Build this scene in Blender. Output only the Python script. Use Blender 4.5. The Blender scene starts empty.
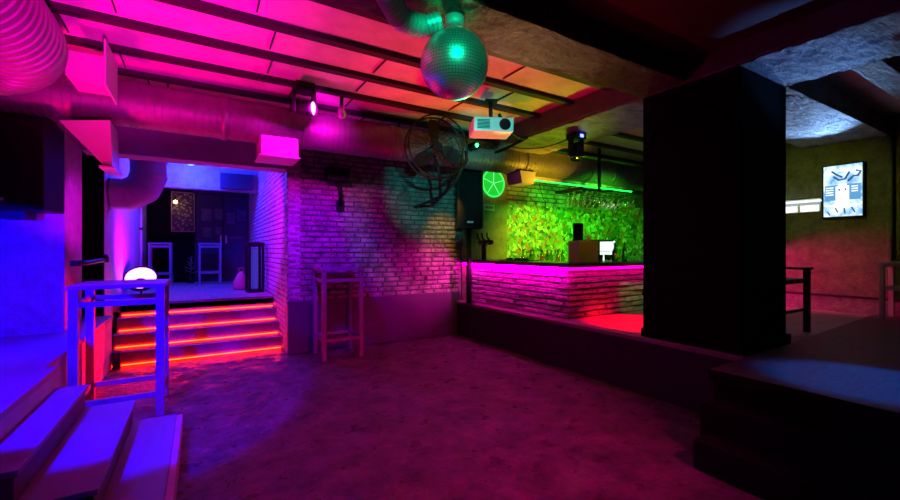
import bpy, math, random
from mathutils import Vector, Matrix, noise
random.seed(7)
PI = math.pi
SC = bpy.context.scene
COL = SC.collection
R = math.radians

# ------------------------------------------------------------------ mesh helper
class MB:
    def __init__(s): s.v = []; s.f = []; s.sm = []; s.mortar = []
    def add(s, vs, fs, smooth=False):
        n = len(s.v); s.v += [tuple(p) for p in vs]
        s.f += [tuple(i + n for i in f) for f in fs]; s.sm += [smooth] * len(fs); return s
    def quad(s, a, b, c, d): return s.add([a, b, c, d], [(0, 1, 2, 3)])
    def box(s, x0, x1, y0, y1, z0, z1):
        vs = [(x0,y0,z0),(x1,y0,z0),(x1,y1,z0),(x0,y1,z0),(x0,y0,z1),(x1,y0,z1),(x1,y1,z1),(x0,y1,z1)]
        return s.add(vs, [(0,3,2,1),(4,5,6,7),(0,1,5,4),(1,2,6,5),(2,3,7,6),(3,0,4,7)])
    def cbox(s, c, d, m=None):
        vs = [Vector((sx*d[0]/2, sy*d[1]/2, sz*d[2]/2)) for sz in (-1,1) for sx,sy in ((-1,-1),(1,-1),(1,1),(-1,1))]
        if m is not None: vs = [m @ v for v in vs]
        vs = [v + Vector(c) for v in vs]
        return s.add(vs, [(0,3,2,1),(4,5,6,7),(0,1,5,4),(1,2,6,5),(2,3,7,6),(3,0,4,7)])
    def prism(s, poly, a, b, axis='y'):
        n = len(poly)
        f = {'y': lambda p, t: (p[0], t, p[1]), 'x': lambda p, t: (t, p[0], p[1]), 'z': lambda p, t: (p[0], p[1], t)}[axis]
        vs = [f(p, a) for p in poly] + [f(p, b) for p in poly]
        fs = [tuple(range(n))[::-1], tuple(range(n, 2*n))] + [(i, (i+1) % n, n+(i+1) % n, n+i) for i in range(n)]
        return s.add(vs, fs)
    def tube(s, path, r, n=12, caps=True, smooth=True, crisp=False):
        """path: points; r: radius or list"""
        P = [Vector(p) for p in path]; k = len(P)
        rr = r if isinstance(r, (list, tuple)) else [r]*k
        t0 = (P[1]-P[0]).normalized()
        up = Vector((0,0,1)) if abs(t0.z) < .9 else Vector((1,0,0))
        u = t0.cross(up).normalized(); vs = []
        for i in range(k):
            t = (P[min(i+1,k-1)] - P[max(i-1,0)])
            t = t.normalized() if t.length > 1e-9 else t0
            u = (u - t*u.dot(t)).normalized(); w = t.cross(u)
            for j in range(n):
                a = 2*PI*j/n
                vs.append(P[i] + (u*math.cos(a) + w*math.sin(a))*rr[i])
        fs = [(i*n+j, i*n+(j+1)%n, (i+1)*n+(j+1)%n, (i+1)*n+j) for i in range(k-1) for j in range(n)]
        if crisp:
            for i in range(k-1):
                s.add(vs[i*n:(i+2)*n], [(j, (j+1)%n, n+(j+1)%n, n+j) for j in range(n)], True)
            return s
        s.add(vs, fs, smooth)
        if caps:
            m = len(s.v)
            s.f.append(tuple(range(m-k*n, m-k*n+n))[::-1]); s.sm.append(False)
            s.f.append(tuple(range(m-n, m))); s.sm.append(False)
        return s
    def cyl(s, a, b, r, n=16, smooth=True): return s.tube([a, b], r, n, True, smooth)
    def lathe(s, prof, c=(0,0,0), n=16, m=None):
        vs = []
        for (r, z) in prof:
            for j in range(n):
                a = 2*PI*j/n; v = Vector((r*math.cos(a), r*math.sin(a), z))
                if m is not None: v = m @ v
                vs.append(v + Vector(c))
        k = len(prof)
        fs = [(i*n+j, i*n+(j+1)%n, (i+1)*n+(j+1)%n, (i+1)*n+j) for i in range(k-1) for j in range(n)]
        return s.add(vs, fs, True)
    def ring(s, c, rad, r, axis='y', n=40, k=6):
        pts = []
        for i in range(n+1):
            a = 2*PI*i/n; x, y = rad*math.cos(a), rad*math.sin(a)
            pts.append({'y': (c[0]+x, c[1], c[2]+y), 'z': (c[0]+x, c[1]+y, c[2]), 'x': (c[0], c[1]+x, c[2]+y)}[axis])
        return s.tube(pts, r, k, False)
    def bricks(s, O, U, V, N, W, H, bw=.25, bh=.072, gap=.012, d=.012, jit=.004, rough=0., bev=.006):
        O, U, V, N = Vector(O), Vector(U), Vector(V), Vector(N)
        s.mortar.append(len(s.f)); s.quad(O, O+U*W, O+U*W+V*H, O+V*H)
        rows = max(1, int(round(H/bh))); bh = H/rows
        for r in range(rows):
            off = -bw*.5*(r % 2) + random.uniform(-.02, .02); x = off
            while x < W:
                w = bw*random.uniform(.86, 1.1)
                a, b = max(0, x+gap/2), min(W, x+w-gap/2); x += w
                if b-a < .03: continue
                z0, z1 = r*bh+gap/2, (r+1)*bh-gap/2
                dd = d + random.uniform(-jit, jit); tl = [random.uniform(-1,1)*rough for _ in range(4)]
                e = lambda: random.uniform(-1,1)*rough*.5
                base = [(a,z0),(b,z0),(b,z1),(a,z1)]
                top = [(a+bev+e(),z0+bev+e()),(b-bev+e(),z0+bev+e()),(b-bev+e(),z1-bev+e()),(a+bev+e(),z1-bev+e())]
                vs = [O+U*p+V*q for p,q in base] + [O+U*p+V*q+N*(dd+t) for (p,q),t in zip(top, tl)]
                s.add(vs, [(4,5,6,7),(0,1,5,4),(1,2,6,5),(2,3,7,6),(3,0,4,7)])
        return s
    def grid(s, O, U, V, N, W, H, res, fn):
        O, U, V, N = Vector(O), Vector(U), Vector(V), Vector(N)
        nu, nv = max(2, int(W/res)), max(2, int(H/res)); vs = []
        for j in range(nv+1):
            for i in range(nu+1):
                p = O + U*(W*i/nu) + V*(H*j/nv); vs.append(p + N*fn(p))
        k = nu+1
        return s.add(vs, [(j*k+i, j*k+i+1, (j+1)*k+i+1, (j+1)*k+i) for j in range(nv) for i in range(nu)], True)
    def build(s, name, mat, parent=None, bevel=0):
        me = bpy.data.meshes.new(name); me.from_pydata(s.v, [], s.f); me.update()
        me.polygons.foreach_set('use_smooth', s.sm)
        o = bpy.data.objects.new(name, me); COL.objects.link(o)
        if mat: me.materials.append(mat)
        if s.mortar:
            me.materials.append(m_mortar)
            for i in s.mortar: me.polygons[i].material_index = 1
        if parent: o.parent = parent
        if bevel:
            m = o.modifiers.new('bevel', 'BEVEL'); m.width = bevel; m.segments = 2; m.limit_method = 'ANGLE'
        return o

def tag(o, label, cat, group=None, kind=None):
    o['label'] = label; o['category'] = cat
    if group: o['group'] = group
    if kind: o['kind'] = kind
    return o
def thing(name, label, cat, loc=(0,0,0), rz=0, group=None):
    o = bpy.data.objects.new(name, None); COL.objects.link(o); o.empty_display_size = .1
    o.location = loc; o.rotation_euler = (0,0,rz)
    return tag(o, label, cat, group)
def struct(name, mb, mat, bevel=0, parent=None):
    o = mb.build(name, mat, parent, bevel); o['kind'] = 'structure'; return o
def dup(root, loc, rz=None, label=None, group=None):
    r = root.copy(); COL.objects.link(r); r.location = loc
    if rz is not None: r.rotation_euler = (0,0,rz)
    if label: r['label'] = label
    if group: r['group'] = group
    for ch in list(root.children):
        c = ch.copy(); COL.objects.link(c); c.parent = r
        for g in list(ch.children):
            d = g.copy(); COL.objects.link(d); d.parent = c
    return r

# ------------------------------------------------------------------ materials
def nodes(name):
    m = bpy.data.materials.new(name); m.use_nodes = True
    nt = m.node_tree; return m, nt, nt.nodes['Principled BSDF']
def M(name, col, rough=.6, metal=0, bump=0, bscale=20, bdist=.02, var=0, vscale=4, stretch=(1,1,1), spec=.5, detail=6, rvar=0):
    m, nt, b = nodes(name); N, L = nt.nodes, nt.links
    b.inputs['Base Color'].default_value = (*col, 1); b.inputs['Roughness'].default_value = rough
    b.inputs['Metallic'].default_value = metal; b.inputs['Specular IOR Level'].default_value = spec
    if bump or var or rvar:
        tc = N.new('ShaderNodeTexCoord'); mp = N.new('ShaderNodeMapping'); mp.inputs['Scale'].default_value = stretch
        L.new(tc.outputs['Object'], mp.inputs['Vector'])
    if bump:
        nz = N.new('ShaderNodeTexNoise'); nz.inputs['Scale'].default_value = bscale; nz.inputs['Detail'].default_value = detail
        nz.inputs['Roughness'].default_value = .65
        bp = N.new('ShaderNodeBump'); bp.inputs['Strength'].default_value = bump; bp.inputs['Distance'].default_value = bdist
        L.new(mp.outputs['Vector'], nz.inputs['Vector']); L.new(nz.outputs['Fac'], bp.inputs['Height']); L.new(bp.outputs['Normal'], b.inputs['Normal'])
    if var:
        nz = N.new('ShaderNodeTexNoise'); nz.inputs['Scale'].default_value = vscale; nz.inputs['Detail'].default_value = 8
        nz.inputs['Roughness'].default_value = .7
        cr = N.new('ShaderNodeValToRGB'); e = cr.color_ramp.elements
        e[0].position = .3; e[1].position = .7
        e[0].color = (*[c*(1-var) for c in col], 1); e[1].color = (*[min(1, c*(1+var)) for c in col], 1)
        L.new(mp.outputs['Vector'], nz.inputs['Vector']); L.new(nz.outputs['Fac'], cr.inputs['Fac']); L.new(cr.outputs['Color'], b.inputs['Base Color'])
    if rvar:
        nz = N.new('ShaderNodeTexNoise'); nz.inputs['Scale'].default_value = vscale*1.7; nz.inputs['Detail'].default_value = 7
        mr = N.new('ShaderNodeMapRange'); mr.inputs['From Min'].default_value = .3; mr.inputs['From Max'].default_value = .7
        mr.inputs['To Min'].default_value = max(.05, rough-rvar); mr.inputs['To Max'].default_value = min(1, rough+rvar)
        L.new(mp.outputs['Vector'], nz.inputs['Vector']); L.new(nz.outputs['Fac'], mr.inputs['Value']); L.new(mr.outputs['Result'], b.inputs['Roughness'])
    return m
def E(name, col, strength, base=(.02,.02,.02)):
    m, nt, b = nodes(name)
    b.inputs['Base Color'].default_value = (*base, 1)
    b.inputs['Emission Color'].default_value = (*col, 1); b.inputs['Emission Strength'].default_value = strength
    return m
def GL(name, col=(.95,1,.97), rough=.03):
    m, nt, b = nodes(name); b.inputs['Base Color'].default_value = (*col,1); b.inputs['Roughness'].default_value = rough
    b.inputs['Transmission Weight'].default_value = 1; b.inputs['IOR'].default_value = 1.45; return m

m_floor = M('worn dance floor', (.14,.11,.11), .38, 0, 1., 11, .10, .9, 3.4, rvar=.16, detail=10)
m_plaster = M('rough plaster', (.62,.6,.6), .8, 0, 1., 45, .09, .25, 6)
m_smooth = M('smooth painted wall', (.5,.48,.5), .7, 0, .15, 20, .01, .15, 3)
m_brick = M('painted brick', (.55,.52,.52), .5, 0, .9, 36, .03, .4, 9)
m_brick_dirty = M('bare brick', (.38,.32,.31), .5, 0, 1., 30, .05, .75, 6)
m_barbrick = M('split stone brick', (.6,.55,.56), .6, 0, 1., 30, .05, .3, 10)
m_mortar = M('dark mortar', (.13,.12,.12), .8, 0, .6, 40, .01, .3, 8)
m_dado = M('dark painted dado', (.085,.065,.09), .55, 0, .3, 8, .015, .25, 2.5)
m_panel = M('ceiling boards', (.62,.58,.56), .8, 0, .25, 9, .015, .22, 3)
m_joist = M('dark ceiling joist', (.018,.016,.016), .7, 0, .3, 25, .01)
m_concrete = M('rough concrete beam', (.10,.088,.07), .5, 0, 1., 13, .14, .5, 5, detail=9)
m_concrete_lit = M('rough concrete lit copy', (.30,.29,.27), .6, 0, 1., 11, .12, .6, 5, (.5,1.5,1), detail=10)  # lighter copy of the beam concrete, brightness of the lit beams put in its colour
m_beamface = M('dark reddish beam face', (.10,.06,.06), .7, 0, .5, 14, .03, .4, 4)  # darker and redder than the beam concrete
m_black = M('flat black paint', (.002,.002,.003), .85, 0, .3, 12, .01, spec=.15)
m_parapet = M('parapet black paint', (.012,.009,.02), .7, 0, .25, 9, .015)
m_cap = M('parapet timber cap', (.25,.2,.2), .5, 0, .2, 14, .01)
m_metal = M('galvanised duct', (.24,.23,.23), .5, .6, .1, 30, .004, .2, 8)
m_alu = M('grey sheet metal', (.6,.57,.58), .5, .3, .1, 20, .004)
m_foil = M('foil hose', (.6,.6,.6), .4, .5, .3, 40, .01)
m_step = M('stage board', (.26,.25,.32), .55, 0, .25, 20, .006, .2, 4, (1,.15,1))
m_riser = M('stage riser', (.11,.075,.075), .6, 0, .3, 22, .008, .3, 5)
m_stair = M('stair board', (.24,.18,.18), .5, 0, .2, 18, .006, .25, 5)
m_redwall = M('stage side plaster', (.6,.5,.5), .75, 0, .3, 24, .01, .2, 5)
m_landing = M('landing boards', (.42,.4,.4), .45, 0, .3, 10, .01, .3, 4, (6,.4,1))
m_woodfl = M('raised platform boards', (.15,.14,.15), .42, 0, 1., 14, .07, .4, 8, (.7,7,1))
m_platform = M('platform floor', (.25,.2,.2), .55, 0, .2, 14, .01, .2, 4)
m_wood = M('painted table timber', (.36,.33,.36), .5, 0, .2, 30, .004, .2, 6)
m_wood_b = M('dark table timber', (.26,.2,.22), .5, 0, .2, 30, .004, .2, 6)
m_plastic = M('black plastic', (.005,.005,.006), .5, 0, .1, 60, .002, spec=.2)
m_grille = M('black speaker grille', (.005,.005,.006), .7, 0, .6, 160, .003, spec=.15)
m_steel = M('black steel', (.008,.008,.01), .45, 0, spec=.3)
m_chrome = M('brushed steel', (.6,.6,.6), .28, 1.)
m_white = M('white casing', (.75,.75,.75), .4)
m_lens = M('dark glass lens', (.01,.01,.015), .08)
m_worktop = M('dark bar top', (.05,.035,.04), .22, 0, .1, 18, .003)
m_brown = M('dark brown wall', (.30,.24,.17), .65, 0, .5, 18, .02, .4, 4)
m_rubble = M('rubble wall base', (.2,.2,.17), .7, 0, 1., 26, .05, .5, 12)
m_rwall = M('stippled plaster', (.22,.2,.13), .75, 0, 1., 46, .07, .45, 8)
m_door = M('dark door', (.035,.03,.06), .5, 0, .2, 8, .01, .4, 4)
m_flyer = M('faded flyer', (.13,.12,.14), .6, 0, .2, 6, .01, .6, 14)
m_paper = M('sign paper', (.75,.7,.6), .6, 0, 0, 1, 0, .25, 22, (6,1,6))
m_bag = M('brown bag', (.4,.26,.2), .7, 0, .4, 12, .02)
m_tile = M('mirror tile', (.75,.78,.77), .34, .85)
m_core = M('mirror ball core', (.03,.03,.03), .6)
m_cup = M('pale ceramic', (.75,.72,.68), .35)
m_red = M('red plastic', (.55,.05,.04), .4)
m_box = M('yellowed metal', (.42,.36,.2), .4, .3)
m_leaf = M('dry twigs', (.35,.33,.3), .7)
m_glass = GL('clear glass')
m_bottle = GL('green bottle glass', (.25,.5,.25), .05)
m_bottle_b = GL('amber bottle glass', (.55,.25,.07), .05)
m_bulb = GL('frosted bulb', (.9,.88,.9), .5)

m_led_red = E('red stair led', (1,.010,.0015), 42)
m_led_bar = E('magenta counter led', (1,.0,.55), 36)
m_led_side = E('dim magenta counter led', (1,.0,.30), 6)
m_led_green = E('green led', (.004,1,.05), 7)
m_head_pink = E('magenta lamp lens', (1,.25,1), 9)
m_head_blue = E('blue status light', (.06,.08,1), 10)
m_pink_lamp = E('magenta uplight lens', (1,.2,.8), 5)
m_blue_lamp = E('blue lamp lens', (.03,.10,1), 12)
m_laser = E('green laser dot', (.02,1,.12), 14)
m_warm = E('warm lamp', (1,.65,.2), 10)
m_tube = E('white lit panes', (.85,.95,1), 1.3)
m_case = E('blue lit panel', (.05,.06,.9), .35)
m_fridge = E('fridge lit interior', (.8,1,.9), 1.1)

def mat_stripe_floor(): pass
def mat_mural():
    m, nt, b = nodes('busy printed wallpaper'); N, L = nt.nodes, nt.links
    tc = N.new('ShaderNodeTexCoord')
    nz = N.new('ShaderNodeTexNoise'); nz.inputs['Scale'].default_value = 5; L.new(tc.outputs['Object'], nz.inputs['Vector'])
    mx = N.new('ShaderNodeMix'); mx.data_type = 'RGBA'; mx.blend_type = 'LINEAR_LIGHT'; mx.inputs['Factor'].default_value = .12
    L.new(tc.outputs['Object'], mx.inputs['A']); L.new(nz.outputs['Color'], mx.inputs['B'])
    v = N.new('ShaderNodeTexVoronoi'); v.inputs['Scale'].default_value = 15; L.new(mx.outputs['Result'], v.inputs['Vector'])
    cr = N.new('ShaderNodeValToRGB'); cr.color_ramp.interpolation = 'CONSTANT'; e = cr.color_ramp.elements
    pal = [(0,(.30,.40,.10)),(.2,(.45,.62,.2)),(.32,(.75,.16,.03)),(.45,(.06,.22,.05)),(.6,(.85,.8,.6)),(.70,(.02,.04,.02)),(.84,(.5,.36,.06)),(.93,(.05,.2,.2))]
    e[0].position = 0; e[0].color = (*pal[0][1],1); e[1].position = pal[1][0]; e[1].color = (*pal[1][1],1)
    for p, c in pal[2:]:
        x = e.new(p); x.color = (*c, 1)
    sp = N.new('ShaderNodeSeparateColor'); L.new(v.outputs['Color'], sp.inputs['Color']); L.new(sp.outputs['Red'], cr.inputs['Fac'])
    w = N.new('ShaderNodeMath'); w.operation = 'SINE'; mu = N.new('ShaderNodeMath'); mu.operation = 'MULTIPLY'; mu.inputs[1].default_value = 46
    L.new(v.outputs['Distance'], mu.inputs[0]); L.new(mu.outputs[0], w.inputs[0])
    gt = N.new('ShaderNodeMath'); gt.operation = 'GREATER_THAN'; gt.inputs[1].default_value = .35; L.new(w.outputs[0], gt.inputs[0])
    m2 = N.new('ShaderNodeMix'); m2.data_type = 'RGBA'; m2.inputs['B'].default_value = (.05,.09,.04,1)
    mf = N.new('ShaderNodeMath'); mf.operation = 'MULTIPLY'; mf.inputs[1].default_value = .9; L.new(gt.outputs[0], mf.inputs[0]); L.new(mf.outputs[0], m2.inputs['Factor'])
    L.new(cr.outputs['Color'], m2.inputs['A']); L.new(m2.outputs['Result'], b.inputs['Base Color']); b.inputs['Roughness'].default_value = .5
    return m
m_mural = mat_mural()
def mat_poster():
    m, nt, b = nodes('backlit poster print'); N, L = nt.nodes, nt.links
    tc = N.new('ShaderNodeTexCoord'); nz = N.new('ShaderNodeTexNoise'); nz.inputs['Scale'].default_value = 7; nz.inputs['Detail'].default_value = 5
    L.new(tc.outputs['Object'], nz.inputs['Vector'])
    cr = N.new('ShaderNodeValToRGB'); e = cr.color_ramp.elements
    e[0].position = .38; e[0].color = (.10,.30,.62,1); e[1].position = .62; e[1].color = (.75,.9,1,1)
    L.new(nz.outputs['Fac'], cr.inputs['Fac']); L.new(cr.outputs['Color'], b.inputs['Emission Color']); b.inputs['Emission Strength'].default_value = 1.4
    b.inputs['Base Color'].default_value = (.05,.05,.05,1); return m
m_poster = mat_poster()
m_poster_w = E('poster white print', (.85,.96,1), 1.4)
m_poster_d = E('poster navy print', (.02,.09,.24), 1.)
m_poster_b = E('poster blue print', (.10,.32,.62), 1.)
def mat_gold():
    m, nt, b = nodes('gold lit print'); N, L = nt.nodes, nt.links
    tc = N.new('ShaderNodeTexCoord'); v = N.new('ShaderNodeTexVoronoi'); v.inputs['Scale'].default_value = 14; L.new(tc.outputs['Object'], v.inputs['Vector'])
    cr = N.new('ShaderNodeValToRGB'); e = cr.color_ramp.elements; e[0].color = (.5,.38,.15,1); e[1].color = (.06,.045,.02,1); e[0].position=.15; e[1].position=.5
    L.new(v.outputs['Distance'], cr.inputs['Fac']); L.new(cr.outputs['Color'], b.inputs['Base Color']); return m
m_gold = mat_gold()

# ------------------------------------------------------------------ setting
CE = 3.36
def lump(a, f, rough=1.0, off=0):
    return lambda p: off + a*noise.fractal(Vector(p)*f, rough, 2.1, 5)
def pits(a, f, off=0):
    return lambda p: off - a*abs(noise.fractal(Vector((p[0]*f, p[1]*f*2.2, p[2]*f)), .8, 2.2, 5))
struct('floor', MB().quad((-4,-3,-.02),(4.6,-3,-.02),(4.6,7.0,-.02),(-4,7.0,-.02)).grid((-1,-1,-.006),(1,0,0),(0,1,0),(0,0,1),5,8,.035,lump(.006,5,.8)), m_floor)
# ceiling: shallow vaulted bays between joists
JY = [3.05 + .585*k for k in range(-10, 16)]
mb = MB()
def vault(x0, x1, ya, yb):
    n = 6; pts = []
    for i in range(n+1):
        t = i/n; pts.append((ya + (yb-ya)*t, CE + .012*math.sin(PI*t)))
    vs = [(x0, p[0], p[1]) for p in pts] + [(x1, p[0], p[1]) for p in pts]
    mb.add(vs, [(i, i+1, n+2+i, n+1+i) for i in range(n)], True)
for a, b in zip(JY[:-1], JY[1:]): vault(-4, 8.3, a, b)
struct('ceiling', mb, m_panel)
for i, y in enumerate(JY):
    if y < -2.5: continue
    if y < 2.8: continue
    if y < 6.4:
        struct('ceiling_joist', MB().box(-4, 3.99, y-.045, y+.045, CE-.045, CE+.02), m_joist)
        struct('ceiling_joist', MB().box(4.93, 8.2, y-.045, y+.045, CE-.045, CE+.02), m_joist)
    elif y < 11.5:
        struct('ceiling_joist', MB().box(-1.05, 1.05, y-.045, y+.045, CE-.045, CE+.02), m_joist)
# board seams are battens: thin cover strips across the bays
mb = MB()
for a, b in zip(JY[:-1], JY[1:]):
    if not 2.9 < a < 5.6: continue
    for k in range(4):
        x = -0.6 + k*1.25 + random.uniform(-.4, .4)
        if x < 3.8: mb.box(x, x+.012, a+.1, b-.1, CE-.004, CE+.014)
struct('trim_1', mb, m_joist)
# concrete beams
PX0, PX1, PY0, PY1 = 4.0, 4.92, 1.75, 2.67
BZ = 3.1
struct('beam_length', MB().box(PX0, PX1, -3, 6.28, BZ+.01, CE+.06).grid((PX0,-.5,BZ+.012),(1,0,0),(0,1,0),(0,0,-1),.92,6.75,.035,pits(.03,3,.016)), m_concrete_lit)
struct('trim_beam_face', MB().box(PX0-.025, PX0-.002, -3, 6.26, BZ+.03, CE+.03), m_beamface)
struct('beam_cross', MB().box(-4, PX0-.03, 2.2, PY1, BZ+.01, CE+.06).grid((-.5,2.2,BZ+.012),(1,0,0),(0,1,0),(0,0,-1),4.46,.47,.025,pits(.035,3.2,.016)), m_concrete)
struct('ceiling_near', MB().box(-4, PX0-.03, -3, 2.195, CE-.06, CE-.02), M('ceiling boards darkened as unlit', (.05,.018,.014), .6, 0, .5, 14, .02))  # dark sheet under the near bays, their lack of light put in its colour
struct('beam_cross', MB().box(PX1, 8.2, PY0, PY1, BZ+.01, CE+.06).grid((PX1,PY0,BZ+.012),(1,0,0),(0,1,0),(0,0,-1),3.28,.92,.025,pits(.035,3.2,.016)), m_concrete_lit)
struct('beam_cross', MB().box(PX1, 8.2, 1.12, 1.32, BZ+.05, CE+.06), m_concrete_lit)
# pillar with arched relief
PB = .58
mb = MB().box(PX0, PX1, PY0, PY1, PB, BZ)
mb.box(PX0-.015, PX1+.03, PY0-.03, PY1+.015, PB, PB+.10)
arch = [(PX0-.012, (PY0+PY1)/2 + .38*math.cos(a), 2.55 + .30*math.sin(a)) for a in [PI*i/24 for i in range(25)]]
mb.tube(arch, .02, 6)
mb.box(PX0-.02, PX0, PY0, PY1, 1.02, 1.06)
struct('pillar', mb, m_black, .012)
# stool wall (back): brick above, dado below
WB = 6.3
mb = MB()
mb.box(1.07, 8.3, WB+.02, WB+.2, 0, CE+.06)
mb.bricks((1.07, WB+.015, .74), (1,0,0), (0,0,1), (0,-1,0), 2.95, CE-.74, .25, .08, .018, .026, .010, .006, .010)
struct('wall_back', mb, m_brick_dirty)
struct('trim_dado', MB().box(1.07, 4.0, WB-.05, WB+.02, 0, .757), m_dado, .01)
# bar back wall: brown strip, brick above wallpaper
struct('wall_bar_side', MB().box(4.06, 5.1, WB-.02, WB+.018, .3, CE), m_brown)
mb = MB(); mb.bricks((5.1, WB, 2.4), (1,0,0), (0,0,1), (0,-1,0), 3.1, CE-2.4, .25, .085, .018, .024, .008, .004, .010)
struct('wall_bar', mb, m_brick)
struct('trim_mural', MB().quad((5.1,WB-.004,.5),(8.18,WB-.004,.5),(8.18,WB-.004,2.42),(5.1,WB-.004,2.42)), m_mural)
struct('trim_mural', MB().quad((8.165,WB-.006,1.0),(8.165,4.4,1.0),(8.165,4.4,2.42),(8.165,WB-.006,2.42)), m_mural)
# right wall with ledge and rubble base
mb = MB().box(8.2, 8.4, -3, 6.5, 0, CE+.06)
struct('wall_right', mb, m_rwall)
struct('baseboard_right', MB().box(8.13, 8.2, -.5, 3.8, .58, .80), m_rubble)
struct('trim_ledge', MB().box(8.11, 8.2, -.5, 3.8, .80, .83), m_parapet)
# walls out of view close the room
struct('wall_left', MB().box(-4.2, -4, -3, 6, 0, CE+.06), m_smooth)
struct('wall_near', MB().box(-4.2, 8.4, -3.2, -3, 0, CE+.06), m_smooth)
# blue textured wall on the left stage, its end is the column beside the stairs
ST = .66
mb = MB().box(-4, -1.19, 5.655, 6.38, ST, CE+.05).grid((-3.2,5.65,ST),(1,0,0),(0,0,1),(0,-1,0),2.01,2.2,.025,lump(.008,9,.6))
struct('wall_stage', mb, m_plaster, .008)
struct('wall_side_room', MB().box(-2.6, -2.4, 6.38, 9, 0, CE), m_black)  # black colour stands in for the darkness beyond the opening
# corridor
mb = MB().box(-1.28, -1.08, 7.0, 12.1, .3, CE+.05)
struct('wall_corridor_left', mb, m_smooth, .01)
struct('opening_dark_panel', MB().box(-1.30, -1.085, 6.97, 6.998, .3, CE), m_black)  # black panel over the wall end, painted-in darkness of the opening
mb = MB()
mb.box(1.09, 1.25, WB-.0, 12.1, 0, CE+.05)
mb.bricks((1.085, WB+.0, 0), (0,1,0), (0,0,1), (-1,0,0), 5.6, CE, .25, .08, .014, .014, .004, .003, .008)
struct('wall_corridor_right', mb, m_brick)
mb = MB(); mb.bricks((1.07, WB-.002, .74), (1,0,0), (0,0,1), (0,-1,0), .05, .01)
struct('wall_corridor_back', MB().box(-2.6, 1.3, 11.9, 12.1, 0, CE+.05), m_door)
struct('beam_entrance', MB().box(-1.19, 1.07, 6.3, 6.62, 2.66, CE+.02), m_smooth, .01)
struct('trim_lintel', MB().box(-1.08, 1.07, 9.8, 10.0, 2.74, CE+.02), m_plaster)
struct('trim_conduit_box', MB().box(.35, .95, 9.72, 9.8, 2.78, 3.1), m_door)
# landing + stairs
struct('floor_landing', MB().box(-1.08, 1.07, 7.59, 11.9, .60, .72), m_landing)
mb = MB()
for k in range(4):
    y0 = 6.75 + .28*k; z1 = .18*(k+1)
    mb.box(-1.0, 1.07, y0, 7.62, z1-.18, z1-.035)
    mb.box(-1.0, 1.07, y0-.025, y0+.28, z1-.035, z1-.001)
struct('staircase', mb, m_stair)
# left stage: floor, side wall and steps coming down towards the dance floor
struct('stage', MB().box(-4, -.97, 4.02, 6.75, 0, ST-.04).box(-4, -.9, 2.63, 4.02, 0, ST-.04).box(-4, -.97, 0, 2.63, 0, ST-.04), m_redwall)
struct('floor_stage', MB().box(-4, -.955, 4.02, 6.76, ST-.04, ST).box(-4, -.88, 2.6, 4.02, ST-.04, ST), m_step)
for nx, pz, bx in ((-.71,.50,-.9), (-.43,.33,-.71), (-.165,.165,-.43)):
    o = struct('stage_step', MB().box(bx-.02, nx-.02, 2.64, 4.01, max(0,pz-.17), pz-.03), m_riser)
    struct('step_tread', MB().box(bx-.02, nx, 2.62, 4.03, pz-.03, pz), m_step, .004)
struct('trim_step_edge', MB().box(-.165, -.125, 2.0, 4.03, 0, .155), m_redwall, .004)
# bar platform and parapet
struct('platform', MB().box(3.97, 8.2, 1.68, 6.3, 0, PB), m_platform)
struct('parapet', MB().box(3.93, 3.97, 1.66, 6.24, 0, PB-.03), m_parapet)
struct('trim_parapet_cap', MB().box(3.91, 4.06, 1.66, 6.24, PB-.03, PB+.012), m_cap, .005)
struct('floor_platform', MB().prism([(3.28,-3),(8.2,-3),(8.2,1.86),(4.93,1.69),(3.28,1.64)], PB-.05, PB+.025, 'z'), m_woodfl)
struct('platform_edge_dark', MB().box(3.262, 3.277, -3, 1.64, PB-.06, PB+.026), m_black)  # black strip added so the platform edge stays dark under the red wash
struct('platform_base', MB().box(3.3, 8.2, -3, 1.62, 0, PB-.05), m_black)
struct('platform_step', MB().box(3.1, 3.3, -2, 1.62, 0, .40), m_black, .01)
struct('platform_step', MB().box(2.9, 3.1, -2, 1.56, 0, .20), m_black, .01)

# ------------------------------------------------------------------ bar counter
CX, CY, CZ = 4.17, 3.87, 1.33
bar = thing('bar_counter', 'long L-shaped brick bar counter glowing magenta beneath its dark top', 'bar counter', (CX, CY, PB))
mb = MB().box(.03, .5, .03, 2.40, 0, .70); mb.bricks((.02, 2.39, 0), (0,-1,0), (0,0,1), (-1,0,0), 2.38, .70, .3, .078, .010, .03, .014, .009, .012)
mb.build('front_panel', m_barbrick, bar)
mb = MB().box(.5, 3.98, .03, .5, 0, .71); mb.bricks((.02, .02, 0), (1,0,0), (0,0,1), (0,-1,0), 3.95, .70, .3, .078, .010, .03, .014, .009, .012)
mb.build('side_panel', m_barbrick, bar)
mb = MB().prism([(-.15,-.15),(3.95,-.15),(3.95,.55),(.62,.55),(.62,2.40),(-.15,2.40)], .71, .75, 'z').box(-.165,-.15,-.165,2.40,.69,.75).box(-.15,3.95,-.165,-.15,.69,.75)
mb.build('worktop', m_worktop, bar, .006)
tag(MB().box(CX-.135, CX-.105, CY-.1, CY+2.36, CZ-.092, CZ-.042).build('light_strip', m_led_bar), 'magenta light strip under the front edge of the bar top', 'light strip', 'bar counter light strips')
tag(MB().box(CX-.1, CX+3.92, CY-.135, CY-.105, CZ-.092, CZ-.042).build('light_strip', m_led_side), 'magenta light strip under the bar top on the side facing the pillar', 'light strip', 'bar counter light strips')
# back counter
bk = thing('back_counter', 'low dark back counter along the patterned bar wall', 'counter', (5.15, 5.8, PB))
MB().box(0, 3.0, 0, .46, 0, .6).build('cabinet', m_door, bk); MB().box(-.02, 3.02, -.02, .46, .6, .64).build('worktop', m_worktop, bk)

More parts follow.
